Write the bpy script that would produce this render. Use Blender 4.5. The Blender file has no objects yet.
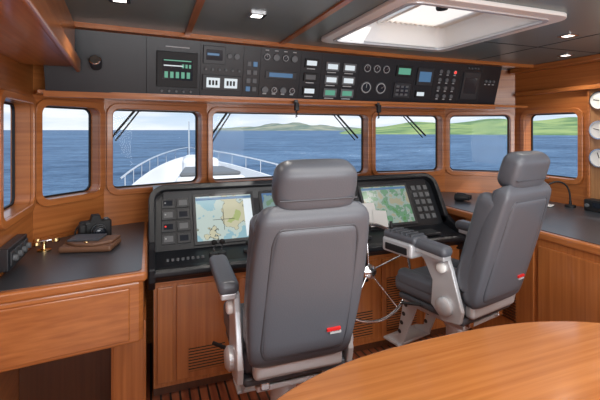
import bpy, bmesh, math, random
from mathutils import Vector, Matrix
random.seed(7)
S=bpy.context.scene
S.view_settings.view_transform='Standard'
COL=S.collection
# ------------------------------------------------------------ materials
def newmat(name):
    m=bpy.data.materials.new(name); m.use_nodes=True
    return m,m.node_tree.nodes,m.node_tree.links,m.node_tree.nodes['Principled BSDF']
def plain(name,col,rough=.5,metal=0,spec=.5,emit=None,es=0,coat=0,noise=0,nscale=60):
    m,n,l,b=newmat(name)
    b.inputs['Base Color'].default_value=(*col,1); b.inputs['Roughness'].default_value=rough
    b.inputs['Metallic'].default_value=metal; b.inputs['Specular IOR Level'].default_value=spec
    b.inputs['Coat Weight'].default_value=coat; b.inputs['Coat Roughness'].default_value=.15
    if emit:
        b.inputs['Emission Color'].default_value=(*emit,1); b.inputs['Emission Strength'].default_value=es
    if noise:
        tc=n.new('ShaderNodeTexCoord'); t=n.new('ShaderNodeTexNoise'); t.inputs['Scale'].default_value=nscale
        t.inputs['Detail'].default_value=4
        bu=n.new('ShaderNodeBump'); bu.inputs['Strength'].default_value=noise; bu.inputs['Distance'].default_value=.002
        l.new(tc.outputs['Object'],t.inputs['Vector']); l.new(t.outputs['Fac'],bu.inputs['Height']); l.new(bu.outputs['Normal'],b.inputs['Normal'])
    return m
def wood(name,axis='X',c1=(.34,.10,.024),c2=(.56,.20,.055),rough=.3,coat=.4):
    m,n,l,b=newmat(name)
    tc=n.new('ShaderNodeTexCoord'); mp=n.new('ShaderNodeMapping')
    sc={'X':(.8,34,34),'Y':(34,.8,34),'Z':(34,34,.8),'H':(.8,.8,38)}[axis]
    mp.inputs['Scale'].default_value=sc
    t=n.new('ShaderNodeTexNoise'); t.inputs['Scale'].default_value=1.5; t.inputs['Detail'].default_value=5; t.inputs['Distortion'].default_value=.15
    r=n.new('ShaderNodeValToRGB'); r.color_ramp.elements[0].position=.25; r.color_ramp.elements[0].color=(*c1,1)
    r.color_ramp.elements[1].position=.8; r.color_ramp.elements[1].color=(*c2,1)
    l.new(tc.outputs['Object'],mp.inputs['Vector']); l.new(mp.outputs['Vector'],t.inputs['Vector'])
    l.new(t.outputs['Fac'],r.inputs['Fac']); l.new(r.outputs['Color'],b.inputs['Base Color'])
    b.inputs['Roughness'].default_value=rough; b.inputs['Coat Weight'].default_value=coat; b.inputs['Coat Roughness'].default_value=.12
    return m
W_X=wood('teak_grain_x','X'); W_Y=wood('teak_grain_y','Y'); W_Z=wood('teak_grain_z','Z'); W_H=wood('teak_grain_horizontal','H')
W_TAB=wood('table_veneer','X',(.36,.115,.026),(.55,.205,.055),.25,.6)
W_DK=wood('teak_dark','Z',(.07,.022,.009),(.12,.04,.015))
W_PAN=wood('panel_pale','Z',(.36,.17,.07),(.48,.25,.11))
BLACK=plain('console_black',(.011,.013,.017),.36,noise=.15,nscale=300)
BLACK2=plain('black_rubber',(.008,.008,.009),.6)
DKGREY=plain('dark_grey_bezel',(.03,.033,.038),.4)
SLATE=plain('slate_laminate',(.045,.05,.06),.32,noise=.08,nscale=200)
CEILM=plain('ceiling_panel_grey',(.185,.235,.235),.33,noise=.08,nscale=30)
LEATH=plain('grey_leather',(.098,.106,.124),.38,noise=.3,nscale=180)
LEATH2=plain('grey_leather_dark',(.06,.065,.076),.42,noise=.3,nscale=180)
ALU=plain('cast_aluminium',(.62,.63,.65),.35,.4)
STEEL=plain('polished_steel',(.8,.8,.81),.15,1)
WHITE=plain('white_gelcoat',(.8,.81,.82),.35)
WHT2=plain('white_lacquer',(.88,.87,.84),.3)
RED=plain('red_mark',(.7,.02,.02),.5)
BROWN=plain('brown_leather',(.16,.075,.04),.5,noise=.4,nscale=90)
BRASS=plain('brass',(.6,.42,.2),.25,1)
PAPER=plain('paper',(.8,.8,.78),.7)
DISPW=plain('display_white',(.3,.33,.35),.3,emit=(.75,.85,.9),es=.7)
DISPG=plain('display_green',(.02,.05,.03),.3,emit=(.15,.5,.35),es=.65)
DISPB=plain('display_blue',(.02,.03,.05),.3,emit=(.12,.3,.55),es=.5)
DISPD=plain('display_dark',(.015,.02,.03),.15)
LABEL=plain('white_print',(.5,.52,.53),.6)
REDL=plain('red_lamp',(.4,.01,.01),.3,emit=(1,.05,.03),es=1.2)
LAMP=plain('lamp_glow',(1,.95,.85),.3,emit=(1,.95,.85),es=4)
BTN=plain('button_grey',(.13,.14,.15),.5)
def glassmat(name,gl=.05,tint=(1,1,1)):
    m=bpy.data.materials.new(name); m.use_nodes=True; n=m.node_tree.nodes; l=m.node_tree.links; n.clear()
    o=n.new('ShaderNodeOutputMaterial'); a=n.new('ShaderNodeBsdfTransparent'); g=n.new('ShaderNodeBsdfGlossy'); x=n.new('ShaderNodeMixShader')
    a.inputs['Color'].default_value=(*tint,1); g.inputs['Roughness'].default_value=.02; x.inputs['Fac'].default_value=gl
    l.new(a.outputs[0],x.inputs[1]); l.new(g.outputs[0],x.inputs[2]); l.new(x.outputs[0],o.inputs[0]); return m
GLASS=glassmat('window_glass',.006,(.98,.99,1))
def chartmat(name,land,sea,deep,scale,es=.8):
    m,n,l,b=newmat(name)
    tc=n.new('ShaderNodeTexCoord'); t=n.new('ShaderNodeTexNoise'); t.inputs['Scale'].default_value=scale; t.inputs['Detail'].default_value=5
    r=n.new('ShaderNodeValToRGB'); r.color_ramp.interpolation='CONSTANT'
    e=r.color_ramp.elements; e[0].position=0; e[0].color=(*deep,1); e[1].position=.44; e[1].color=(*sea,1)
    k=e.new(.545); k.color=(*land,1); k=e.new(.538); k.color=(.1,.12,.1,1); k=e.new(.66); k.color=(land[0]*.7,land[1]*.85,land[2]*.5,1)
    l.new(tc.outputs['Object'],t.inputs['Vector']); l.new(t.outputs['Fac'],r.inputs['Fac'])
    l.new(r.outputs['Color'],b.inputs['Emission Color']); b.inputs['Emission Strength'].default_value=es
    b.inputs['Base Color'].default_value=(.02,.02,.02,1); b.inputs['Roughness'].default_value=.2
    return m
CHART1=chartmat('chart_screen',(.62,.60,.42),(.55,.66,.62),(.30,.52,.60),6,.85)
CHART2=chartmat('chart_screen_green',(.16,.34,.20),(.35,.45,.40),(.42,.40,.28),16,.75)
CHART3=chartmat('chart_screen_dim',(.2,.3,.3),(.08,.18,.35),(.03,.06,.12),9,.9)
def floormat():
    m,n,l,b=newmat('teak_and_caulk_sole')
    tc=n.new('ShaderNodeTexCoord'); s=n.new('ShaderNodeSeparateXYZ'); l.new(tc.outputs['Object'],s.inputs[0])
    a=n.new('ShaderNodeMath'); a.operation='MULTIPLY'; a.inputs[1].default_value=1/.055; l.new(s.outputs['X'],a.inputs[0])
    f=n.new('ShaderNodeMath'); f.operation='FRACT'; l.new(a.outputs[0],f.inputs[0])
    g=n.new('ShaderNodeMath'); g.operation='GREATER_THAN'; g.inputs[1].default_value=.22; l.new(f.outputs[0],g.inputs[0])
    mp=n.new('ShaderNodeMapping'); mp.inputs['Scale'].default_value=(20,1.5,20); l.new(tc.outputs['Object'],mp.inputs['Vector'])
    t=n.new('ShaderNodeTexNoise'); t.inputs['Scale'].default_value=1.5; l.new(mp.outputs['Vector'],t.inputs['Vector'])
    r=n.new('ShaderNodeValToRGB'); r.color_ramp.elements[0].position=.3; r.color_ramp.elements[0].color=(.17,.04,.018,1); r.color_ramp.elements[1].color=(.32,.095,.04,1); r.color_ramp.elements[1].position=.7
    l.new(t.outputs['Fac'],r.inputs['Fac'])
    mx=n.new('ShaderNodeMix'); mx.data_type='RGBA'; mx.inputs['A'].default_value=(.012,.01,.008,1)
    l.new(g.outputs[0],mx.inputs['Factor']); l.new(r.outputs['Color'],mx.inputs['B']); l.new(mx.outputs['Result'],b.inputs['Base Color'])
    b.inputs['Roughness'].default_value=.35
    return m
FLOORM=floormat()
def seamat():
    m,n,l,b=newmat('sea_water')
    tc=n.new('ShaderNodeTexCoord')
    outs=[]
    for sc,rot in ((1.3,.5),(.16,.3),(.03,.1)):
        mp=n.new('ShaderNodeMapping'); mp.inputs['Scale'].default_value=(sc*.5,sc,1); mp.inputs['Rotation'].default_value=(0,0,rot)
        t=n.new('ShaderNodeTexNoise'); t.inputs['Scale'].default_value=1; t.inputs['Detail'].default_value=8; t.inputs['Roughness'].default_value=.75
        l.new(tc.outputs['Object'],mp.inputs['Vector']); l.new(mp.outputs['Vector'],t.inputs['Vector']); outs.append(t.outputs['Fac'])
    a=n.new('ShaderNodeMath'); a.operation='ADD'; l.new(outs[0],a.inputs[0]); l.new(outs[1],a.inputs[1])
    c=n.new('ShaderNodeMath'); c.operation='ADD'; l.new(a.outputs[0],c.inputs[0]); l.new(outs[2],c.inputs[1])
    d=n.new('ShaderNodeMath'); d.operation='DIVIDE'; d.inputs[1].default_value=3; l.new(c.outputs[0],d.inputs[0])
    r=n.new('ShaderNodeValToRGB'); r.color_ramp.elements[0].position=.41; r.color_ramp.elements[0].color=(.012,.045,.11,1); r.color_ramp.elements[1].position=.60; r.color_ramp.elements[1].color=(.17,.29,.44,1)
    l.new(d.outputs[0],r.inputs['Fac'])
    gt=n.new('ShaderNodeMath'); gt.operation='GREATER_THAN'; gt.inputs[1].default_value=.595; l.new(d.outputs[0],gt.inputs[0])
    mx=n.new('ShaderNodeMix'); mx.data_type='RGBA'; l.new(gt.outputs[0],mx.inputs['Factor']); l.new(r.outputs['Color'],mx.inputs['A']); mx.inputs['B'].default_value=(.6,.66,.72,1)
    l.new(mx.outputs['Result'],b.inputs['Base Color'])
    bu=n.new('ShaderNodeBump'); bu.inputs['Strength'].default_value=.6; bu.inputs['Distance'].default_value=.5
    l.new(outs[0],bu.inputs['Height']); l.new(bu.outputs['Normal'],b.inputs['Normal'])
    b.inputs['Roughness'].default_value=.6; b.inputs['Specular IOR Level'].default_value=.1
    return m
SEA=seamat()
def hillmat(name,a,c,sc):
    m,n,l,b=newmat(name)
    tc=n.new('ShaderNodeTexCoord'); t=n.new('ShaderNodeTexNoise'); t.inputs['Scale'].default_value=sc; t.inputs['Detail'].default_value=6
    r=n.new('ShaderNodeValToRGB'); r.color_ramp.elements[0].position=.4; r.color_ramp.elements[0].color=(*a,1); r.color_ramp.elements[1].position=.6; r.color_ramp.elements[1].color=(*c,1)
    l.new(tc.outputs['Object'],t.inputs['Vector']); l.new(t.outputs['Fac'],r.inputs['Fac']); l.new(r.outputs['Color'],b.inputs['Base Color']); b.inputs['Roughness'].default_value=.95
    return m
HILLG=hillmat('green_fields',(.11,.22,.075),(.32,.42,.14),.02)
HILLB=hillmat('distant_hill',(.13,.19,.15),(.34,.34,.24),.004)
# ------------------------------------------------------------ helpers
def empty(name,loc=(0,0,0),rotz=0):
    o=bpy.data.objects.new(name,None); COL.objects.link(o); o.location=loc; o.rotation_euler=(0,0,rotz); o.empty_display_size=.1; return o
def mk(name,verts,faces,mat,parent=None,smooth=False,bevel=0,seg=3):
    me=bpy.data.meshes.new(name); me.from_pydata([tuple(v) for v in verts],[],faces)
    bm=bmesh.new(); bm.from_mesh(me); bmesh.ops.recalc_face_normals(bm,faces=bm.faces[:]); bm.to_mesh(me); bm.free()
    o=bpy.data.objects.new(name,me); COL.objects.link(o); me.materials.append(mat)
    if smooth:
        for p in me.polygons: p.use_smooth=True
    if bevel:
        b=o.modifiers.new('b','BEVEL'); b.width=bevel; b.segments=seg; b.limit_method='ANGLE'; b.angle_limit=.7
        if smooth: 
            w=o.modifiers.new('w','WEIGHTED_NORMAL')
    if parent: o.parent=parent
    return o
BF=[(0,1,3,2),(4,6,7,5),(0,4,5,1),(2,3,7,6),(0,2,6,4),(1,5,7,3)]
def box(name,x0,x1,y0,y1,z0,z1,mat,parent=None,bevel=0,smooth=False,seg=3,M=None):
    v=[Vector((x,y,z)) for x in (x0,x1) for y in (y0,y1) for z in (z0,z1)]
    if M: v=[M@p for p in v]
    return mk(name,v,BF,mat,parent,smooth,bevel,seg)
def prism(name,pts,d0,d1,mat,parent=None,axis='Z',bevel=0,M=None,smooth=False,seg=3):
    n=len(pts)
    def P(a,b,d):
        if axis=='Z': return Vector((a,b,d))
        if axis=='X': return Vector((d,a,b))
        return Vector((a,d,b))
    v=[P(a,b,d0) for a,b in pts]+[P(a,b,d1) for a,b in pts]
    if M: v=[M@p for p in v]
    f=[tuple(range(n)),tuple(range(2*n-1,n-1,-1))]+[(i,(i+1)%n,n+(i+1)%n,n+i) for i in range(n)]
    return mk(name,v,f,mat,parent,smooth,bevel,seg)
def lathe(name,prof,mat,parent=None,N=32,M=None,smooth=True):
    v=[];f=[]
    for r,z in prof:
        for i in range(N):
            a=2*math.pi*i/N; v.append(Vector((r*math.cos(a),r*math.sin(a),z)))
    if M: v=[M@p for p in v]
    for k in range(len(prof)-1):
        for i in range(N):
            j=(i+1)%N; f.append((k*N+i,k*N+j,(k+1)*N+j,(k+1)*N+i))
    f.append(tuple(range(N))); f.append(tuple(range((len(prof)-1)*N,len(prof)*N)))
    o=mk(name,v,f,mat,parent,smooth)
    if smooth:
        e=o.modifiers.new('e','EDGE_SPLIT'); e.split_angle=.7
    return o
def cyl(name,p0,p1,r,mat,parent=None,N=20,r2=None):
    p0=Vector(p0);p1=Vector(p1);d=p1-p0;L=d.length
    q=d.to_track_quat('Z','Y').to_matrix().to_4x4(); M=Matrix.Translation(p0)@q
    return lathe(name,[(r,0),(r if r2 is None else r2,L)],mat,parent,N,M)
def tube(name,pts,r,mat,parent=None,cyclic=False,res=6,smoothc=True):
    c=bpy.data.curves.new(name,'CURVE'); c.dimensions='3D'; c.bevel_depth=r; c.bevel_resolution=3; c.resolution_u=res; c.use_fill_caps=True
    s=c.splines.new('NURBS' if smoothc else 'POLY'); s.points.add(len(pts)-1)
    for i,p in enumerate(pts): s.points[i].co=(*p,1)
    if smoothc: s.order_u=min(4,len(pts)); s.use_endpoint_u=not cyclic
    s.use_cyclic_u=cyclic
    o=bpy.data.objects.new(name,c); COL.objects.link(o); c.materials.append(mat)
    if parent:o.parent=parent
    return o
def rrect(u0,u1,v0,v1,r,k=6):
    pts=[]
    for cu,cv,a0 in ((u1-r,v0+r,-90),(u1-r,v1-r,0),(u0+r,v1-r,90),(u0+r,v0+r,180)):
        for i in range(k+1):
            a=math.radians(a0+90*i/k); pts.append((cu+r*math.cos(a),cv+r*math.sin(a)))
    return pts
def ring_geo(outer,inner,d0,d1,F):
    n=len(outer); v=[F(a,b,d0) for a,b in outer]+[F(a,b,d0) for a,b in inner]+[F(a,b,d1) for a,b in outer]+[F(a,b,d1) for a,b in inner]; f=[]
    for i in range(n):
        j=(i+1)%n
        f+=[(i,j,n+j,n+i),(2*n+i,3*n+i,3*n+j,2*n+j),(n+i,n+j,3*n+j,3*n+i),(i,2*n+i,2*n+j,j)]
    return v,f
def ring(name,outer,inner,d0,d1,F,mat,parent=None,bevel=0):
    v,f=ring_geo(outer,inner,d0,d1,F); return mk(name,v,f,mat,parent,False,bevel)
def loft(name,secs,mat,parent=None,N=40,M=None):
    v=[];f=[]
    for cx,cy,cz,w,t,e in secs:
        for i in range(N):
            a=2*math.pi*i/N; c=math.cos(a); s=math.sin(a)
            x=w/2*math.copysign(abs(c)**(2/e),c); y=t/2*math.copysign(abs(s)**(2/e),s)
            v.append(Vector((cx+x,cy+y,cz)))
    if M: v=[M@p for p in v]
    K=len(secs)
    for k in range(K-1):
        for i in range(N):
            j=(i+1)%N; f.append((k*N+i,k*N+j,(k+1)*N+j,(k+1)*N+i))
    f.append(tuple(range(N))); f.append(tuple(range((K-1)*N,K*N)))
    return mk(name,v,f,mat,parent,True)
def body(name,z0,z1,wf,tf,yf,r,mat,parent,M=None,e=4,K=26):
    secs=[]
    for k in range(K+1):
        s=.5-.5*math.cos(math.pi*k/K); z=z0+(z1-z0)*s
        dd=min(z-z0,z1-z); ins=0
        if dd<r: ins=r-math.sqrt(max(0,r*r-(r-dd)**2))
        w=max(wf(s)-2*ins,.01); t=max(tf(s)-2*min(ins,tf(s)*.42),.008)
        secs.append((0,yf(s),z,w,t,e))
    return loft(name,secs,mat,parent,M=M)
# ------------------------------------------------------------ room shell
H=2.2
P=[(-.65,2.78),(-.303,3.12),(.436,3.33),(2.04,3.45),(2.885,3.38),(3.4,2.975)]
def segF(A,B):
    A=Vector((*A,0));B=Vector((*B,0));u=(B-A).normalized(); nrm=Vector((u.y,-u.x,0))
    return (lambda a,b,d:A+u*a+Vector((0,0,b))+nrm*d),(B-A).length
ZB,ZT=1.175,1.75
wallv={}
def addwall(name,v,f):
    V,Fc=wallv.setdefault(name,([],[])); o=len(V); V+=list(v); Fc+=[tuple(i+o for i in q) for q in f]
wn=[0]
def window(wall,A,B,u0,u1,wiper=None,rc=.05):
    F,L=segF(A,B); wn[0]+=1
    e=empty('window_%d'%wn[0])
    hole=rrect(u0-.01,u1+.01,ZB-.01,ZT+.01,rc)
    v,f=ring_geo(rrect(0,L,0,H,.0005),hole,0,-.10,F); addwall(wall,v,f)
    fo=rrect(u0-.042,u1+.042,ZB-.042,ZT+.042,rc+.03); fi=rrect(u0,u1,ZB,ZT,rc)
    ring('frame',fo,fi,.022,.0,F,W_H,e,.006)
    ring('reveal_lining',rrect(u0-.009,u1+.009,ZB-.009,ZT+.009,rc),fi,.0,-.09,F,W_H,e)
    g=.010; ring('gasket',rrect(u0-.004,u1+.004,ZB-.004,ZT+.004,rc),rrect(u0+g,u1-g,ZB+g,ZT-g,rc-.008),-.075,-.088,F,BLACK2,e)
    v=[F(a,b,-.08) for a,b in rrect(u0,u1,ZB,ZT,rc)]
    mk('glass_pane',v,[tuple(range(len(v)))],GLASS,e)
    if wiper:
        for (a0,b0,a1,b1) in wiper:
            tube('wiper_arm',[F(a0,b0,-.13),F(a1,b1,-.12)],.006,BLACK2,e,smoothc=False)
            dx=.035*(1 if a1>a0 else -1)
            tube('wiper_blade',[F(a0+dx,b0,-.12),F(a1+dx*.9,b1+.02,-.115)],.009,BLACK2,e,smoothc=False)
            tube('wiper_hub',[F(a0,b0,-.14),F(a0,b0,-.10)],.02,BLACK2,e,smoothc=False)
    return e
def L_(i): return (Vector(P[i+1])-Vector(P[i])).length
window('wall_port',(-.65,2.10),P[0],.10,.625)
window('wall_port',(-.65,.2),(-.65,2.10),.9,1.8)  # out-of-view window, added to let light in
window('wall_port',(-.65,-2.2),(-.65,.2),.2,2.2)
window('wall_front',P[0],P[1],.045,L_(0)-.045)
window('wall_front',P[1],P[2],.055,L_(1)-.055,[(.28,1.76,.10,1.52)])
window('wall_front',P[2],P[3],.045,L_(2)-.045,[(.24,1.76,.07,1.5),(1.25,1.76,1.50,1.5)])
window('wall_front',P[3],P[4],.045,L_(3)-.045,[(.42,1.76,.66,1.52)])
window('wall_front',P[4],P[5],.045,L_(4)-.045)
window('wall_starboard',P[5],(3.4,2.27),.12,.635)
window('wall_starboard',(3.4,2.27),(3.4,.4),.75,1.7)
window('wall_starboard',(3.4,.4),(3.4,-2.2),.2,2.4)
F,L=segF((3.4,-2.2),(-.65,-2.2))
wn[0]+=1
v,f=ring_geo(rrect(0,L,0,H,.0005),rrect(.4,L-.4,.9,2.0,.06),0,-.1,F); addwall('wall_aft',v,f)  # unseen aft opening, added so sky light enters
e=empty('window_%d'%wn[0]); ring('frame',rrect(.36,L-.36,.86,2.04,.08),rrect(.4,L-.4,.9,2.0,.06),.02,0,F,W_X,e)
for n_,(V,Fc) in wallv.items(): mk(n_,V,Fc,W_H)
plan=[(-.65,-2.2)]+P+[(3.4,-2.2)]
def inflate(pts,d):
    cx=1.375;cy=.6
    return [(x+(d if x>cx else -d),y+(d if y>cy else -d)) for x,y in pts]
prism('floor',inflate(plan,.1),-.05,0,FLOORM)
HX0,HX1,HY0,HY1=1.10,1.98,1.50,2.36
Fc=lambda a,b,d:Vector((a,b,H+d))
v,f=ring_geo(rrect(-.8,3.55,-2.35,3.6,.0005),rrect(HX0-.02,HX1+.02,HY0-.02,HY1+.02,.06),0,.06,Fc)
mk('ceiling',v,f,CEILM)
hat=empty('ceiling_hatch')
ring('outer_trim',rrect(HX0-.07,HX1+.07,HY0-.07,HY1+.07,.09),rrect(HX0,HX1,HY0,HY1,.06),-.022,.0,Fc,WHT2,hat,.005)
ring('inner_trim',rrect(HX0-.005,HX1+.005,HY0-.005,HY1+.005,.06),rrect(HX0+.018,HX1-.018,HY0+.018,HY1-.018,.05),-.028,-.012,Fc,ALU,hat,.003)
ring('shaft',rrect(HX0-.018,HX1+.018,HY0-.018,HY1+.018,.06),rrect(HX0,HX1,HY0,HY1,.06),-.01,.20,Fc,WHT2,hat)
ring('lid_frame',rrect(HX0-.02,HX1+.02,HY0-.02,HY1+.02,.08),rrect(HX0+.06,HX1-.06,HY0+.06,HY1-.06,.05),.16,.20,Fc,WHT2,hat)
m,n,l,b=newmat('blind_fabric'); b.inputs['Base Color'].default_value=(.9,.85,.78,1)
b.inputs['Roughness'].default_value=.9
tr=n.new('ShaderNodeBsdfTranslucent'); tr.inputs['Color'].default_value=(.95,.88,.8,1); mx=n.new('ShaderNodeMixShader'); mx.inputs['Fac'].default_value=.7
l.new(b.outputs[0],mx.inputs[1]); l.new(tr.outputs[0],mx.inputs[2]); l.new(mx.outputs[0],n['Material Output'].inputs[0]); BLIND=m
pv=[];pf=[];K=24
for i in range(K+1):
    x=1.46+(HX1-.02-1.46)*i/K
    z=H+.13+(.012 if i%2 else 0)
    pv+=[(x,HY0+.02,z),(x,HY1-.02,z)]
for i in range(K): pf.append((2*i,2*i+1,2*i+3,2*i+2))
mk('pleated_blind',pv,pf,BLIND,hat)
box('blind_rail',1.44,1.47,HY0+.01,HY1-.01,H+.12,H+.15,WHT2,hat,.004)
lathe('latch_knob',[(.03,0),(.034,.01),(.03,.03),(.012,.035),(.012,.06)],BLACK2,hat,M=Matrix.Translation((1.50,1.78,H+.06)))
cyl('latch_arm',(1.50,1.78,H+.11),(1.45,1.78,H+.14),.01,BLACK2,hat)
mk('lid_glass',[(HX0,HY0,H+.18),(HX1,HY0,H+.18),(HX1,HY1,H+.18),(HX0,HY1,H+.18)],[(0,1,2,3)],GLASS,hat)
def skew(p):
    p=Vector(p); k=min(1,max(0,(2.0-p.x)/2.52)); p.y-=.20*k**1.3; return p
box('trim_1',.20,.235,-2.1,2.60,H-.012,H+.001,W_Y)
box('trim_2',.83,.865,-2.1,2.66,H-.012,H+.001,W_Y)
def stripp(name,x0,x1,prof,mat,par=None,K=14):
    v=[];f=[];n=len(prof)
    for i in range(K+1):
        x=x0+(x1-x0)*i/K; v+=[skew((x,y,z)) for y,z in prof]
    for i in range(K):
        a=n*i;b=a+n
        for k in range(n): f.append((a+k,a+(k+1)%n,b+(k+1)%n,b+k))
    f+=[tuple(range(n)),tuple(range(n*K,n*K+n))]
    return mk(name,v,f,mat,par)
stripp('trim_3',-.42,3.36,[(2.69,H-.028),(2.755,H-.028),(2.755,H+.001),(2.69,H+.001)],W_X)
box('trim_4',3.30,3.398,-2.1,2.95,H-.05,H+.001,W_Y,bevel=.01)
for i,(x0,x1,y) in enumerate([(2.08,3.3,2.1),(-.3,1.0,1.35),(2.08,3.3,1.2)]):
    box('trim_%d'%(5+i),x0,x1,y,y+.006,H-.002,H+.001,BLACK2)
box('trim_8',2.62,2.626,-2.1,2.68,H-.002,H+.001,BLACK2)
sof=empty('port_soffit_cabinet')
prism('soffit_body',[(-.648,-2.1),(-.28,-2.1),(-.31,1.2),(-.39,2.52),(-.648,2.52)],1.95,H-.002,W_Y,sof,bevel=.012)
prism('soffit_edge_rail',[(-.295,-2.1),(-.27,-2.1),(-.285,1.2),(-.365,2.54),(-.39,2.54),(-.31,1.2)],1.925,2.0,W_Y,sof,bevel=.01)
box('trim_9',3.345,3.398,-2.1,2.93,1.93,1.97,W_Y,bevel=.008)
prism('trim_10',[(-.60,2.66),(.4,2.72),(1.5,2.79),(3.36,2.80),(3.38,2.96),(2.87,3.365),(2.04,3.44),(.436,3.32),(-.3,3.11),(-.645,2.77)],1.812,1.83,W_X)
# ------------------------------------------------------------ overhead console
oc=empty('overhead_instrument_console')
stripp('console_body',-.56,3.0,[(2.755,H-.004),(2.86,1.80),(2.92,1.80),(2.96,H-.004)],BLACK,oc)
stripp('console_lower_lip',-.57,3.01,[(2.842,1.825),(2.85,1.792),(2.90,1.792),(2.90,1.825)],W_X,oc)
ft=Vector((0,2.755,H)); fb=Vector((0,2.86,1.80)); fv=(ft-fb); FL=fv.length; fv.normalize(); fn=Vector((0,fv.z,-fv.y))*-1
if fn.y>0: fn=-fn
OF=lambda x,vv,d: skew(Vector((x,0,0))+fb+fv*(vv*FL)+fn*(d+.001))
def omod(nm,x0,x1,v0,v1,mat=DKGREY,d=.008,disp=None,par=oc):
    def bx(name,a0,a1,b0,b1,dd0,dd1,mt):
        v=[OF(a,b,dd) for a in (a0,a1) for b in (b0,b1) for dd in (dd0,dd1)]
        return mk(name,v,BF,mt,par,bevel=.002,seg=1)
    bx(nm,x0,x1,v0,v1,-.004,d,mat)
    if disp:
        mx_=(x1-x0)*.12; mv=(v1-v0)*.2
        bx(nm+'_display',x0+mx_,x1-mx_,v0+mv,v1-mv,d-.003,d+.001,disp)
def oknob(x,vv,r,mat=DKGREY,h=.012,top=None):
    q=fn.to_track_quat('Z','Y').to_matrix().to_4x4()
    M=Matrix.Translation(OF(x,vv,0))@q
    lathe('knob',[(r,-.003),(r,0),(r*.92,h)],mat,oc,20,M)
    if top:
        lathe('dial_rim',[(r*.85,h-.001),(r*.8,h+.0005)],LABEL,oc,20,M)
        lathe('dial_face',[(r*.72,h),(r*.7,h+.0012)],top,oc,20,M)
        a=random.uniform(.5,2.6)
        v=[M@Vector((r*.6*math.cos(a)*t+s*.0015,r*.6*math.sin(a)*t,h+.002)) for t in (0,1) for s in (-1,1)]
        mk('dial_needle',v,[(0,1,3,2)],LABEL,oc)
def lab(x0,x1,v): omod('printed_label',x0,x1,v,v+.022,LABEL,.0006)
for x in (-.02,.31,.60,.72,1.03,1.2,1.53,1.86,2.07,2.27,2.55,2.78):
    omod('panel_joint',x-.002,x+.002,.05,.95,BLACK2,.001)
omod('sounder',.04,.29,.20,.74,BLACK2,.02,DISPD)
for k in range(5): omod('digit',.085+k*.034,.107+k*.034,.34,.44,DISPG,.0225)
omod('digit_line',.08,.25,.60,.62,DISPG,.0225); omod('digit_line',.08,.20,.52,.54,DISPW,.0225)
for k in range(3): omod('digit',.19+k*.022,.205+k*.022,.50,.56,DISPG,.0225)
for k in range(5): oknob(.07+.045*k,.13,.008,BTN)
lab(.09,.24,.80)
omod('radio',.325,.47,.60,.88,DKGREY,.012,DISPD); oknob(.50,.74,.016,BTN); oknob(.55,.74,.02,BTN)
omod('radio_text',.35,.43,.73,.77,DISPB,.0145)
omod('wind_display',.325,.585,.18,.42,DKGREY,.014,None); omod('wind_lcd',.35,.44,.22,.38,DISPW,.016); omod('wind_lcd',.47,.56,.22,.38,DISPW,.016)
for k in range(3): omod('lcd_digit',.365+k*.022,.38+k*.022,.26,.34,BLACK2,.0175); omod('lcd_digit',.485+k*.022,.50+k*.022,.26,.34,BLACK2,.0175)
for k in range(6): oknob(.345+.045*k,.51,.008,BTN)
for r in range(4): 
    for c in range(2): omod('push_button',.625+c*.045,.655+c*.045,.18+r*.14,.26+r*.14,DISPB if (r+c)%4==0 else BTN,.006)
for r in range(2):
    for c in range(4): 
        oknob(.765+c*.07,.62+.16*r-.4*(r==0),.025,BTN,.012,DISPD if (r+c)%2 else None); lab(.75+c*.07,.78+c*.07,.14 if r==0 else .88)
omod('gauge_strip',.76,1.0,.42,.55,DKGREY,.006,DISPB)
for r,vv in enumerate((.22,.47,.72)):
    omod('small_lcd',1.06,1.17,vv-.06,vv+.09,BLACK2,.01,DISPW if r!=1 else BTN); lab(1.08,1.15,vv-.1)
for c in range(2):
    for vv,dp in ((.20,DISPG),(.44,DISPW),(.68,DISPW)):
        omod('small_lcd',1.235+c*.15,1.35+c*.15,vv-.06,vv+.10,BTN,.01,dp); lab(1.25+c*.15,1.33+c*.15,vv-.1)
for (x,vv,r) in ((1.60,.72,.034),(1.69,.72,.034),(1.78,.72,.034),(1.61,.35,.05),(1.75,.35,.05)):
    oknob(x,vv,r,BTN,.012,DISPD)
omod('small_lcd',1.88,2.04,.60,.82,BLACK2,.01,DISPG)
omod('keypad',1.88,2.04,.18,.48,DKGREY,.01,DISPD)
for r in range(3):
    for c in range(3): omod('push_button',1.90+c*.045,1.93+c*.045,.22+r*.08,.27+r*.08,BTN,.012)
omod('radio',2.09,2.25,.45,.8,DKGREY,.012,DISPB); omod('small_lcd',2.10,2.2,.2,.34,BLACK2,.01,DISPW)
for r in range(4):
    for c in range(3): oknob(2.33+c*.075,.24+r*.17,.018,BTN,.008,REDL if (r,c) in ((3,2),) else None); lab(2.32+c*.075,2.345+c*.075,.165+r*.17)
omod('switch_panel',2.58,2.76,.2,.78,DKGREY,.008,DISPD)
for k in range(4): oknob(2.62+.035*k,.86,.008,BTN)
for c in range(3): oknob(2.84+c*.045,.6,.012,BTN); lab(2.83+c*.045,2.855+c*.045,.52)
for k,x in enumerate((1.0,1.72)):
    mic=empty('handheld_microphone',tuple(skew((x,2.80,1.80))))
    box('mic_body',-.016,.016,-.02,.012,-.06,.0,BLACK2,mic,.006)
    box('mic_bracket',-.012,.012,.0,.03,-.01,.02,DKGREY,mic)
    pts=[(.0+.008*math.cos(i*1.2),-.0+.008*math.sin(i*1.2),-.06-.002*i) for i in range(25)]
    tube('coiled_cord',pts,.0025,BLACK2,mic)
sp=empty('spotlight',(-.29,2.54,1.985))
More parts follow.
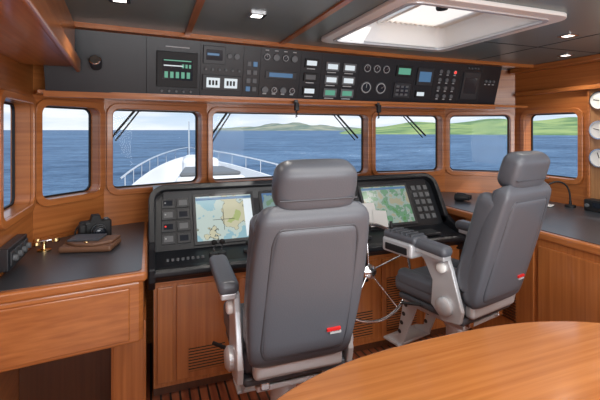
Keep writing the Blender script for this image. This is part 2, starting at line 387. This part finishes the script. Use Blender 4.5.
lathe('spot_body',[(.02,-.05),(.030,-.04),(.034,.02),(.030,.03)],DKGREY,sp,M=Matrix.Rotation(math.radians(70),4,'X'))
lathe('spot_ring',[(.030,.03),(.026,.034)],STEEL,sp,M=Matrix.Rotation(math.radians(70),4,'X'))
cyl('spot_mount',(0,.0,0),(0,.07,.02),.01,DKGREY,sp)
# ------------------------------------------------------------ downlights
for k,(x,y) in enumerate([(.52,2.03),(-.13,2.0),(2.47,1.77),(3.1,2.24),(.52,.6),(2.4,.4),(1.3,-1.0),(.3,-.9)]):
    dl=empty('recessed_downlight',(x,y,H))
    ring('bezel',rrect(-.045,.045,-.045,.045,.01),rrect(-.028,.028,-.028,.028,.008),-.008,0,lambda a,b,d:Vector((a,b,d)),STEEL,dl)
    box('lens',-.028,.028,-.028,.028,-.004,-.001,LAMP,dl)
    ld=bpy.data.lights.new('downlight_lamp','SPOT'); ld.energy=16; ld.spot_size=2.3; ld.spot_blend=.8; ld.shadow_soft_size=.04; ld.color=(1,.93,.84)
    lo=bpy.data.objects.new('lamp',ld); COL.objects.link(lo); lo.parent=dl; lo.location=(0,0,-.02)
# ------------------------------------------------------------ helm console
hc=empty('helm_console')
CX0,CX1=0.0,2.3
B0=Vector((0,2.68,.83)); T0=Vector((0,2.88,1.19)); sv=(T0-B0); SL=sv.length; sv.normalize(); sn=Vector((0,-sv.z,sv.y))
SF=lambda x,v,d: Vector((x,0,0))+B0+sv*v+sn*d
prism('console_core',[(2.50,.70),(2.46,.745),(2.46,.775),(2.68,.83),(2.88,1.19),(3.14,1.19),(3.14,.05),(2.60,.05),(2.60,.70)],CX0+.02,CX1-.02,BLACK,hc,'X')
def arch(x0,x1,top,r,k=8):
    pts=[(x0,-.0)]
    for i in range(k+1):
        a=math.radians(180-90*i/k); pts.append((x0+r+r*math.cos(a),top-r+r*math.sin(a)))
    for i in range(k+1):
        a=math.radians(90-90*i/k); pts.append((x1-r+r*math.cos(a),top-r+r*math.sin(a)))
    pts.append((x1,0)); return pts
ao=arch(CX0-.01,CX1+.01,SL+.02,.11); ai=arch(CX0+.03,CX1-.03,SL-.02,.07)
n=len(ao); v=[SF(a,b,.055) for a,b in ao]+[SF(a,b,.055) for a,b in ai]+[SF(a,b,-.16) for a,b in ao]+[SF(a,b,-.16) for a,b in ai]; f=[]
for i in range(n-1):
    j=i+1; f+=[(i,j,n+j,n+i),(2*n+i,3*n+i,3*n+j,2*n+j),(n+i,n+j,3*n+j,3*n+i),(i,2*n+i,2*n+j,j)]
f+=[(0,n,3*n,2*n),(n-1,2*n-1,4*n-1,3*n-1)]
mk('hood',v,f,BLACK,hc,bevel=.008)
prism('hood_back',[(2.86,1.19),(2.88,1.208),(3.14,1.18),(3.14,1.0),(2.8,1.0)],CX0+.08,CX1-.08,BLACK,hc,'X',bevel=.005)
for x0,x1 in ((CX0-.01,CX0+.03),(CX1-.03,CX1+.01)):
    prism('end_cheek',[(2.50,.66),(2.445,.72),(2.435,.80),(2.60,.87),(2.64,.90),(2.80,.90),(3.1,.90),(3.1,.66)],x0,x1,BLACK,hc,'X',bevel=.008)
prism('shelf_front_lip',[(2.455,.735),(2.44,.75),(2.44,.775),(2.455,.788),(2.50,.79),(2.50,.735)],CX0,CX1,BLACK,hc,'X',bevel=.006)
def smod(nm,x0,x1,v0,v1,d=.006,mat=DKGREY,disp=None,mar=.018,dispd=.002):
    def bx(name,a0,a1,b0,b1,dd0,dd1,mt,bv=.003):
        vv=[SF(a,b,dd) for a in (a0,a1) for b in (b0,b1) for dd in (dd0,dd1)]
        return mk(name,vv,BF,mt,hc,bevel=bv,seg=2)
    bx(nm,x0,x1,v0,v1,-.002,d,mat)
    if disp: bx(nm+'_screen',x0+mar,x1-mar,v0+mar,v1-mar,d-.002,d+dispd,disp,.0005)
smod('chart_plotter',.27,.70,.015,.365,.012,DKGREY,CHART1,.022)
smod('plotter_toolbar',.292,.678,.315,.335,.0150,DISPB); smod('plotter_sidebar',.62,.678,.045,.312,.0150,DISPW)
smod('plotter_range_ring',.40,.55,.172,.176,.0150,BLACK2); smod('plotter_range_ring',.472,.476,.10,.25,.0150,BLACK2)
smod('centre_monitor',.74,1.16,.015,.365,.012,DKGREY,CHART3,.022)
smod('radar_monitor',1.56,2.02,.015,.365,.012,DKGREY,CHART2,.022)
smod('radar_toolbar',1.582,1.998,.315,.335,.0150,DISPB)
smod('tablet',1.20,1.40,.10,.36,.012,DKGREY,CHART1,.012)
for r in range(4): smod('switch_module',.07,.155,.04+r*.08,.105+r*.08,.008,DKGREY,DISPD if r%2 else BTN,.014)
for r in range(4): smod('switch_module',.168,.25,.04+r*.08,.105+r*.08,.008,DKGREY,BTN if r%2 else DISPD,.014)
for r in range(3): smod('gauge_module',1.43,1.53,.04+r*.105,.13+r*.105,.008,DKGREY,DISPD if r else DISPG,.014)
for r in range(5):
    for c in range(3): smod('push_button',2.06+c*.06,2.10+c*.06,.05+r*.062,.09+r*.062,.008,BTN)
for r in range(4): smod('indicator',.09,.10,.07+r*.08,.08+r*.08,.014,REDL if r in(1,) else LABEL)
def shelf(x,y): return .775+(y-2.46)*.25
for x,h in ((.38,.085),(.43,.085),(.60,.06),(1.45,.08),(1.5,.08)):
    y=2.58; z=shelf(x,y)
    lathe('lever_base',[(.03,0),(.028,.015),(.012,.02)],DKGREY,hc,M=Matrix.Translation((x,y,z)))
    cyl('lever_stem',(x,y,z+.01),(x,y-.02,z+h),.006,STEEL,hc)
    lathe('lever_knob',[(.004,-.016),(.014,-.012),(.018,0),(.014,.012),(.004,.016)],BLACK2,hc,M=Matrix.Translation((x,y-.02,z+h)))
for i in range(8):
    x=.10+i*.03; lathe('rotary_switch',[(.010,0),(.009,.014)],BTN,hc,16,M=Matrix.Translation((x,2.56,shelf(0,2.56))))
box('trackball_panel',.68,.82,2.52,2.64,.80,.826,DKGREY,hc,.005)
lathe('trackball',[(.022,0),(.02,.012),(.01,.02)],STEEL,hc,M=Matrix.Translation((.75,2.58,.826)))
box('keyboard_panel',1.7,2.1,2.50,2.62,.795,.815,DKGREY,hc,.005)
box('base_front_panel',CX0+.02,CX1,2.53,2.56,.06,.74,W_Z,hc)
box('top_rail',CX0+.02,CX1,2.515,2.55,.68,.735,W_X,hc,.005)
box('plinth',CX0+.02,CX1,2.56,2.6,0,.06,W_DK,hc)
for i,(x0,x1) in enumerate([(.04,.13),(.15,.50),(.53,.95),(.98,1.55),(1.58,1.92),(1.95,2.28)]):
    box('door_panel',x0,x1,2.515,2.535,.09,.66,W_Z,hc,.004)
def grille(par,x0,x1,z0,z1,y):
    box('grille_back',x0,x1,y-.002,y+.004,z0,z1,BLACK2,par)
    k=int((z1-z0)/.017)
    for i in range(k): 
        z=z0+.004+i*(z1-z0)/k; box('grille_slat',x0,x1,y-.006,y-.001,z,z+.009,W_X,par)
grille(hc,.22,.44,.13,.27,2.513); grille(hc,1.62,1.88,.12,.52,2.513); grille(hc,1.05,1.5,.12,.3,2.513)
box('wheel_boss_plate',1.24,1.46,2.49,2.52,.52,.73,BLACK,hc,.01)
# ------------------------------------------------------------ steering wheel
sw=empty('steering_wheel',(1.37,2.32,.66)); sw.rotation_euler=(math.radians(90-12),0,0)
R=.31
tube('rim',[(R*math.cos(2*math.pi*i/24),R*math.sin(2*math.pi*i/24),0) for i in range(24)],.011,STEEL,sw,cyclic=True)
for i in range(5):
    a=2*math.pi*i/5+.3; cyl('spoke',(.03*math.cos(a),.03*math.sin(a),-.02),(R*math.cos(a),R*math.sin(a),0),.006,STEEL,sw)
lathe('hub',[(.045,-.05),(.05,-.03),(.045,.0),(.02,.012)],STEEL,sw)
cyl('shaft',(0,0,-.16),(0,0,-.03),.022,DKGREY,sw)
# ------------------------------------------------------------ port desk
pd=empty('port_chart_desk')
plan_d=[(-.648,1.98),(-.02,2.05),(-.012,2.07),(-.014,2.44),(-.014,3.195),(-.303,3.115),(-.645,2.778)]
prism('desk_top_rim',plan_d,.875,.92,W_X,pd,bevel=.012)
prism('desk_laminate',[(-.645,2.012),(-.05,2.078),(-.038,2.10),(-.038,3.17),(-.303,3.095),(-.635,2.77)],.9205,.9235,SLATE,pd)
prism('apron',[(-.648,2.0),(-.05,2.07),(-.03,2.09),(-.03,3.05),(-.648,2.75)],.58,.875,W_H,pd,bevel=.012)
prism('drawer_front',[(-.63,1.993),(-.09,2.055),(-.09,2.075),(-.63,2.01)],.60,.85,W_X,pd,bevel=.006)
box('lower_cabinet',-.19,-.02,2.30,3.0,0,.58,W_Z,pd,.004)
box('lower_cabinet_door',-.18,-.03,2.29,2.30,.08,.55,W_Z,pd,.003)
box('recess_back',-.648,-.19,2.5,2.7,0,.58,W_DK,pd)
prism('backsplash',[(-.645,2.778),(-.303,3.113),(-.303,3.10),(-.632,2.775)],.92,.945,W_X,pd)
sb=empty('wall_socket_box')
box('box_body',-.648,-.60,2.16,2.46,.955,1.06,BLACK,sb,.006)
for i in range(4): box('socket',-.602,-.592,2.18+i*.07,2.235+i*.07,.975,1.04,DKGREY,sb,.006)
for i in range(4): cyl('socket_plug',(-.594,2.207+i*.07,1.007),(-.575,2.207+i*.07,1.007),.014,BTN,sb)
Z=.9245
tp=empty('tabletop_compass_stand',(-.555,2.60,Z))
lathe('base',[(.035,0),(.035,.006),(.012,.012),(.008,.04),(.014,.045),(.014,.055)],BRASS,tp)
for a in (.3,2.4,4.2): 
    tube('arm',[(0,0,.05),(.025*math.cos(a),.025*math.sin(a),.062),(.05*math.cos(a),.05*math.sin(a),.05)],.006,STEEL,tp)
    lathe('arm_cup',[(.018,0),(.022,.006),(.018,.02),(.01,.022)],BRASS,tp,M=Matrix.Translation((.055*math.cos(a),.055*math.sin(a),.042)))
po=empty('leather_document_pouch',(-.315,2.57,Z),math.radians(-14))
box('pouch_back',-.14,.14,-.10,.09,0,.034,BROWN,po,.014,True)
prism('pouch_flap',[(-.135,.085),(.135,.085),(.13,-.03),(.05,-.095),(-.05,-.095),(-.13,-.03)],.033,.05,BROWN,po,bevel=.006,smooth=True)
box('notebook',-.11,.06,-.05,.075,.05,.062,LEATH2,po,.003)
lathe('clasp',[(.012,0),(.01,.006)],BRASS,po,M=Matrix.Translation((0,-.07,.05)))
cam_=empty('dslr_camera',(-.32,2.80,Z),math.radians(15))
box('camera_body',-.09,.09,-.03,.035,0,.11,BLACK2,cam_,.014,True)
box('grip',-.10,-.055,-.06,.0,.0,.102,BLACK2,cam_,.014,True)
prism('pentaprism',[(-.035,.10),(.035,.10),(.022,.145),(-.022,.145)],-.03,.03,BLACK2,cam_,'Y',bevel=.004)
lathe('lens_barrel',[(.038,0),(.042,.03),(.036,.035),(.04,.075),(.034,.078),(.03,.068)],BLACK,cam_,M=Matrix.Translation((.01,-.03,.052))@Matrix.Rotation(math.radians(90),4,'X'))
lathe('lens_glass',[(.029,0),(.02,.005)],DISPD,cam_,M=Matrix.Translation((.01,-.098,.052))@Matrix.Rotation(math.radians(90),4,'X'))
lathe('lens_ring',[(.0425,0),(.0425,.006)],BTN,cam_,M=Matrix.Translation((.01,-.055,.052))@Matrix.Rotation(math.radians(90),4,'X'))
lathe('mode_dial',[(.014,0),(.014,.012)],BTN,cam_,M=Matrix.Translation((.06,0,.108)))
tube('neck_strap',[(-.09,0,.09),(-.12,.0,.06),(-.125,-.03,.008),(-.10,-.07,.008)],.005,BLACK2,cam_)
# ------------------------------------------------------------ starboard counter
sc_=empty('starboard_counter'); CZ=.955
plan_s=[(2.315,-.6),(3.398,-.6),(3.398,2.97),(2.88,3.375),(2.315,3.40),(2.315,2.80)]
prism('counter_rim',plan_s,CZ-.05,CZ,W_Y,sc_,bevel=.012)
prism('counter_laminate',[(2.355,-.6),(3.38,-.6),(3.38,2.96),(2.87,3.36),(2.355,3.38),(2.355,2.80)],CZ+.0005,CZ+.0035,SLATE,sc_)
box('counter_front',2.335,2.37,-.58,2.5,0.06,CZ-.05,W_Z,sc_)
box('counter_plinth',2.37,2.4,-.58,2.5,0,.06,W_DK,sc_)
for i in range(5):
    y=2.42-i*.56; box('counter_door_panel',2.32,2.34,y-.53,y,.10,.86,W_Z,sc_,.005)
for k in range(9): box('vent_slat',2.310,2.322,2.02,2.3,.30+k*.02,.31+k*.02,W_DK,sc_)
wp=empty('barometer_panel')
box('panel_board',3.378,3.398,1.70,2.235,CZ+.005,1.925,W_PAN,wp,.004)
box('panel_stile',3.37,3.398,2.235,2.255,CZ+.005,1.925,W_Y,wp,.003)
for i,z in enumerate((1.835,1.60,1.375)):
    M=Matrix.Translation((3.378,2.15,z))@Matrix.Rotation(math.radians(-90),4,'Y')
    lathe('gauge_case',[(.08,0),(.085,.012),(.075,.03),(.066,.03),(.064,.02)],STEEL,wp,M=M)
    lathe('gauge_dial',[(.066,.018),(.065,.021)],WHT2,wp,M=M)
    a=random.random()*3; q=Vector((3.355,2.15,z)); cyl('gauge_hand',q,q+Vector((0,.045*math.cos(a),.045*math.sin(a))),.003,BLACK2,wp)
gl=empty('gooseneck_lamp',(3.28,2.33,CZ+.0045))
lathe('lamp_base',[(.04,0),(.04,.015),(.012,.022),(.01,.05)],BLACK2,gl)
tube('flexible_neck',[(0,0,.04),(0,0,.14),(-.04,.02,.21),(-.12,.05,.22),(-.18,.08,.17)],.007,BLACK2,gl)
cyl('lamp_head',(-.175,.078,.175),(-.20,.09,.13),.012,BLACK2,gl,r2=.024)
rd=empty('vhf_radio',(3.30,2.10,CZ+.0045))
box('radio_body',-.05,.05,-.10,.10,0,.09,BLACK2,rd,.006); box('radio_display',-.053,-.049,-.06,.03,.035,.07,DISPD,rd); cyl('radio_knob',(-.05,.07,.045),(-.065,.07,.045),.014,BTN,rd)
cp=empty('joystick_control',(2.50,3.02,CZ+.0045))
lathe('base',[(.035,0),(.033,.02),(.012,.03),(.008,.06),(.018,.07),(.02,.085),(.01,.10)],BLACK2,cp)
nb=empty('notepad',(3.12,2.45,CZ+.0045),.4)
box('pages',-.05,.05,-.07,.07,0.0032,.012,PAPER,nb,.002); box('cover',-.052,.052,-.072,.072,-.0,.003,BLACK2,nb)
bx=empty('marine_binoculars',(2.66,2.86,CZ+.0045),.6)
for s in (-1,1):
    lathe('barrel',[(.02,0),(.022,.04),(.03,.06),(.033,.12),(.028,.125)],BLACK2,bx,M=Matrix.Translation((s*.036,-.05,.033))@Matrix.Rotation(math.radians(-90),4,'X'))
box('bridge',-.03,.03,-.01,.03,.025,.045,BLACK2,bx,.004)
pp=empty('paper_sheets',(1.60,2.655,.862)); pp.rotation_euler=(math.radians(-29),0,0)
box('sheet_1',-.06,.05,.0,.002,.0,.19,PAPER,pp)
box('sheet_2',.0,.12,-.008,-.006,.0,.13,PAPER,pp,M=Matrix.Rotation(.12,4,'Y'))
# ------------------------------------------------------------ helm chairs
def chair(loc,rz):
    c=empty('helm_chair',loc,rz)
    lathe('base_flange',[(.17,0),(.17,.012),(.16,.02),(.085,.035),(.07,.05)],ALU,c)
    lathe('pedestal_column',[(.062,.04),(.062,.40),(.075,.405),(.078,.47),(.07,.48)],ALU,c)
    box('seat_slide_plate',-.17,.17,-.17,.17,.475,.50,ALU,c,.006)
    for s in (-1,1): box('slide_rail',s*.14-.02,s*.14+.02,-.20,.24,.50,.53,STEEL,c,.004)
    box('seat_pan',-.235,.235,-.21,.26,.53,.57,LEATH2,c,.015,True)
    box('seat_cushion',-.245,.245,-.20,.30,.565,.68,LEATH,c,.045,True,5)
    box('seat_centre_pad',-.15,.15,-.15,.25,.66,.695,LEATH,c,.016,True,4)
    for s in (-1,1):
        box('seat_side_bolster',s*.205-.045,s*.205+.045,-.16,.27,.62,.72,LEATH,c,.035,True,5)
    M=Matrix.Translation((0,-.19,.645))@Matrix.Rotation(math.radians(17),4,'X')
    wf=lambda s: .425+.06*math.sin(math.pi*min(1,max(0,s*.85+.08)))
    body('back_shell',-.01,.715,wf,lambda s:.115-.02*s,lambda s:-.03,.06,LEATH,c,M,5.5)
    body('back_rear_panel',.05,.65,lambda s:wf(s)*.80-.03*s,lambda s:.05,lambda s:-.070+.008*s,.03,LEATH,c,M,5)
    body('back_front_pad',.05,.66,lambda s:wf(s)*.66,lambda s:.07,lambda s:.035,.03,LEATH,c,M,4)
    for s in (-1,1):
        body('back_side_bolster',.06,.64,lambda t:.10,lambda t:.13,lambda t:.025,.04,LEATH,c,M@Matrix.Translation((s*.185,0,0)),3)
    pts=[]
    for a,b in rrect(-.5,.5,.06,.64,.07,5):
        s=(b)/.70; pts.append(M@Vector((a*(wf(s)*.80-.03*s),-.082+.008*s,b)))
    tube('piping',pts,.0055,LEATH2,c,cyclic=True,smoothc=False)
    for k in (.12,.30,.48):
        tube('front_seam',[M@Vector((x,.068,k)) for x in (-.14,0,.14)],.004,LEATH2,c)
    body('headrest',.675,.875,lambda s:.305+.025*math.sin(math.pi*s),lambda s:.125,lambda s:.005,.05,LEATH,c,M,4)
    tube('headrest_seam',[M@Vector((x,-.058+abs(x)*.02,.745)) for x in (-.155,-.08,0,.08,.155)],.003,LEATH2,c)
    for s in (-1,1): cyl('headrest_post',M@Vector((s*.07,0,.62)),M@Vector((s*.07,0,.72)),.008,STEEL,c)
    box('red_badge',.085,.145,-.1015,-.090,.165,.177,RED,c,M=M); box('badge_text',.10,.15,-.1010,-.09,.150,.158,LABEL,c,M=M)
    box('back_hinge_cover',-.20,.20,-.25,-.19,.57,.64,ALU,c,.02,True)
    for s in (-1,1):
        x=s*.285
        A=Matrix.Translation((x,-.16,.90))@Matrix.Rotation(math.radians(3),4,'X')
        box('arm_pad',-.045,.045,.0,.36,0,.06,LEATH,c,.026,True,5,M=A)
        box('arm_tray',-.033,.033,.01,.33,-.02,.008,ALU,c,.006,M=A)
        prism('arm_bracket',[(-.21,.55),(-.10,.53),(-.02,.60),(-.03,.74),(.03,.84),(.10,.885),(.10,.90),(-.13,.90),(-.16,.83),(-.20,.70),(-.225,.62)],x-s*.035-.014,x-s*.035+.014,ALU,c,'X',bevel=.006)
        M2=Matrix.Translation((x-s*.02,-.12,.62))@Matrix.Rotation(math.radians(90*s),4,'Y')
        lathe('pivot_knob',[(.05,0),(.05,.02),(.035,.032)],ALU,c,M=M2)
        M3=Matrix.Translation((x-s*.02,-.10,.83))@Matrix.Rotation(math.radians(90*s),4,'Y')
        lathe('tilt_knob',[(.028,0),(.028,.018),(.02,.024)],WHT2,c,M=M3)
    cyl('recline_lever',(-.25,.06,.56),(-.31,.16,.55),.009,BLACK2,c)
    cyl('cross_shaft',(-.25,-.12,.60),(.25,-.12,.60),.018,ALU,c)
    for s in (-1,1):
        prism('footrest_arm',[(.18,.50),(.24,.53),(.30,.50),(.36,.22),(.44,.19),(.44,.16),(.33,.16),(.31,.19)],s*.13-.008,s*.13+.008,ALU,c,'X',bevel=.003)
        for k in range(4): cyl('footrest_arm_hole',(s*.13-.0095,.285+.018*k,.45-.065*k),(s*.13+.0095,.285+.018*k,.45-.065*k),.014,DKGREY,c)
    box('footrest_plate',-.16,.16,.33,.47,.155,.172,ALU,c,.005)
    return c
c1=chair((.60,1.83,0),math.radians(-1))
c2=chair((1.77,1.97,0),math.radians(12))
box('arm_control_pod',-.35,-.215,.05,.29,.845,.935,ALU,c2,.018,True)
box('arm_control_pod_side',-.354,-.21,.08,.26,.86,.905,BLACK2,c2,.008,True)
box('pod_cushion',-.345,-.22,.03,.285,.93,.975,LEATH,c2,.018,True)
for k in range(5): box('pod_rib',-.338,-.227,.055+.04*k,.075+.04*k,.968,.986,LEATH2,c2,.007,True)
cyl('joystick',(-.285,.265,.97),(-.285,.275,1.02),.010,BLACK2,c2)
# ------------------------------------------------------------ table
tb=empty('saloon_table')
def supe(cx,cy,a,b,e,N=96):
    o=[]
    for i in range(N):
        t=2*math.pi*i/N; c=math.cos(t); s=math.sin(t)
        o.append((cx+a*math.copysign(abs(c)**(2/e),c),cy+b*math.copysign(abs(s)**(2/e),s)))
    return o
prism('table_top',supe(1.1,.55,1.06,.80,2.6),.705,.75,W_TAB,tb,bevel=.014,seg=4)
prism('under_frame',supe(1.1,.55,.9,.70,2.6),.67,.705,W_X,tb)
lathe('table_pedestal',[(.25,0),(.25,.02),(.10,.05),(.07,.1),(.07,.6),(.14,.67)],STEEL,tb,M=Matrix.Translation((1.1,.5,0)))
# ------------------------------------------------------------ exterior: bow of the yacht
bow=empty('yacht_foredeck')
def hull(s):
    y=3.75+11.5*s; w=2.0*(1-s**2.2)**.8; return y,w
K=24; L1=[];R1=[]
for i in range(K+1):
    y,w=hull(i/K); L1.append((1.3-w,y)); R1.append((1.3+w,y))
outline=L1+R1[::-1][1:]
prism('deck',outline,-.15,.0,WHITE,bow)
def bulw(pts,nm):
    v=[];f=[]
    for i,(x,y) in enumerate(pts):
        z=.20+.45*(i/K)
        dx=.07 if x<1.3 else -.07
        v+=[(x,y,-.1),(x,y,z),(x+dx,y-.03,z),(x+dx,y-.03,-.1)]
    for i in range(len(pts)-1):
        a=4*i;b=a+4
        for k in range(4): f.append((a+k,a+(k+1)%4,b+(k+1)%4,b+k))
    mk(nm,v,f,WHITE,bow)
bulw(L1,'bulwark_port'); bulw(R1,'bulwark_starboard')
def rail(pts,nm):
    q=[(x,y,.55+.40*(i/K)) for i,(x,y) in enumerate(pts) if i>=9]
    tube(nm,q,.02,STEEL,bow)
    for i in range(10,K+1,2):
        x,y=pts[i]; cyl(nm+'_stanchion',(x,y,.2),(x,y,.55+.40*i/K),.015,STEEL,bow,8)
rail(L1,'rail_port'); rail(R1,'rail_starboard')
prism('foredeck_trunk',[(.3,5.2),(2.3,5.2),(1.9,9),(.7,9)],0,.34,WHITE,bow,bevel=.08)
prism('seat_locker',[(.45,8.2),(1.9,8.2),(1.7,10),(.7,10)],0,.66,WHITE,bow,bevel=.1)
prism('seat_cushion_pad',[(.55,8.3),(1.8,8.3),(1.65,9.7),(.75,9.7)],.66,.74,BTN,bow,bevel=.04)
prism('tender_cover',[(.75,10.5),(1.7,10.5),(1.55,12.2),(.95,12.2)],0,.88,WHITE,bow,bevel=.12)
cyl('jackstaff',(1.3,14.6,.5),(1.3,14.75,1.9),.025,STEEL,bow,8)
mk('sea',[(-30000,-8000,-4.5),(30000,-8000,-4.5),(30000,40000,-4.5),(-30000,40000,-4.5)],[(0,1,2,3)],SEA)
def hills(name,b0,b1,dist,hf,mat,depth=900,N=200):
    v=[];f=[];Rw=6
    for i in range(N+1):
        u=i/N; b=math.radians(b0+(b1-b0)*u)
        h=hf(u)
        for k in range(Rw):
            dd=dist+depth*k/(Rw-1)+(dist*.03*math.sin(9*u) if k<2 else 0); zz=(0,.30,.42,.75,1,.3)[k]*h
            zz*= 1+.12*math.sin(37*u+k*1.7)
            v.append((dd*math.sin(b),dd*math.cos(b),-5+zz))
    for i in range(N):
        for k in range(Rw-1):
            a=i*Rw+k; f.append((a,a+1,a+Rw+1,a+Rw))
    mk(name,v,f,mat,None,True)
def nz(u,s): return sum(math.sin(u*s*(2**k)+k*1.3)/(1.7**k) for k in range(5))/2
hills('distant_hills',8,31,4200,lambda u:max(0,math.sin(math.pi*u))**.4*(52+16*nz(u,9)+62*math.exp(-((u-.50)/.17)**2)),HILLB,1500)
hills('green_hills',26,80,560,lambda u:(1-math.exp(-u*10))*(21+13*u+3.5*nz(u,7)),HILLG,420)
# ------------------------------------------------------------ world + lights
w=bpy.data.worlds.new('sky'); S.world=w; w.use_nodes=True; n=w.node_tree.nodes; l=w.node_tree.links
bg=n['Background']; tc=n.new('ShaderNodeTexCoord'); sp_=n.new('ShaderNodeSeparateXYZ'); l.new(tc.outputs['Generated'],sp_.inputs[0])
r=n.new('ShaderNodeValToRGB'); e=r.color_ramp.elements
e[0].position=0; e[0].color=(.68,.78,.88,1); e[1].position=.9; e[1].color=(.16,.34,.68,1); k=e.new(.10); k.color=(.38,.56,.80,1)
l.new(sp_.outputs['Z'],r.inputs['Fac'])
mp=n.new('ShaderNodeMapping'); mp.inputs['Scale'].default_value=(1.5,1.5,9); l.new(tc.outputs['Generated'],mp.inputs['Vector'])
nt=n.new('ShaderNodeTexNoise'); nt.inputs['Scale'].default_value=2.6; nt.inputs['Detail'].default_value=8; l.new(mp.outputs['Vector'],nt.inputs['Vector'])
cr=n.new('ShaderNodeValToRGB'); cr.color_ramp.elements[0].position=.40; cr.color_ramp.elements[1].position=.60; l.new(nt.outputs['Fac'],cr.inputs['Fac'])
mx=n.new('ShaderNodeMix'); mx.data_type='RGBA'; l.new(cr.outputs['Color'],mx.inputs['Factor']); l.new(r.outputs['Color'],mx.inputs['A']); mx.inputs['B'].default_value=(.88,.91,.95,1)
l.new(mx.outputs['Result'],bg.inputs['Color']); bg.inputs['Strength'].default_value=1.15
def light(name,kind,loc,target,energy,size=(1,1),col=(1,1,1)):
    d=bpy.data.lights.new(name,kind); d.energy=energy; d.color=col
    if kind=='AREA': d.shape='RECTANGLE'; d.size,d.size_y=size
    o=bpy.data.objects.new(name,d); COL.objects.link(o); o.location=loc
    o.rotation_euler=(Vector(target)-Vector(loc)).to_track_quat('-Z','Y').to_euler(); return o
s=light('sun','SUN',(8,-8,12),(0,3,0),3.4,col=(1,.95,.88)); s.data.angle=.02
light('ceiling_fill','AREA',(1.4,.2,2.17),(1.4,.25,0),46,(2.2,1.6),(1,.98,.95))  # added fill light to brighten the interior, no fixture modelled
light('aft_fill','AREA',(1.3,-2.1,1.35),(1.3,3,1.45),100,(3.2,1.1),(.98,.99,1))  # added fill panel imitating daylight from astern
# ------------------------------------------------------------ camera
cd=bpy.data.cameras.new('cam'); cd.lens=24; cd.sensor_width=36; cd.shift_y=-70/600; cd.clip_end=80000; cd.clip_start=.02
co=bpy.data.objects.new('camera_view',cd); COL.objects.link(co); co.location=(0,0,1.6); co.rotation_euler=(math.radians(90),0,-math.radians(20.56))
S.camera=co
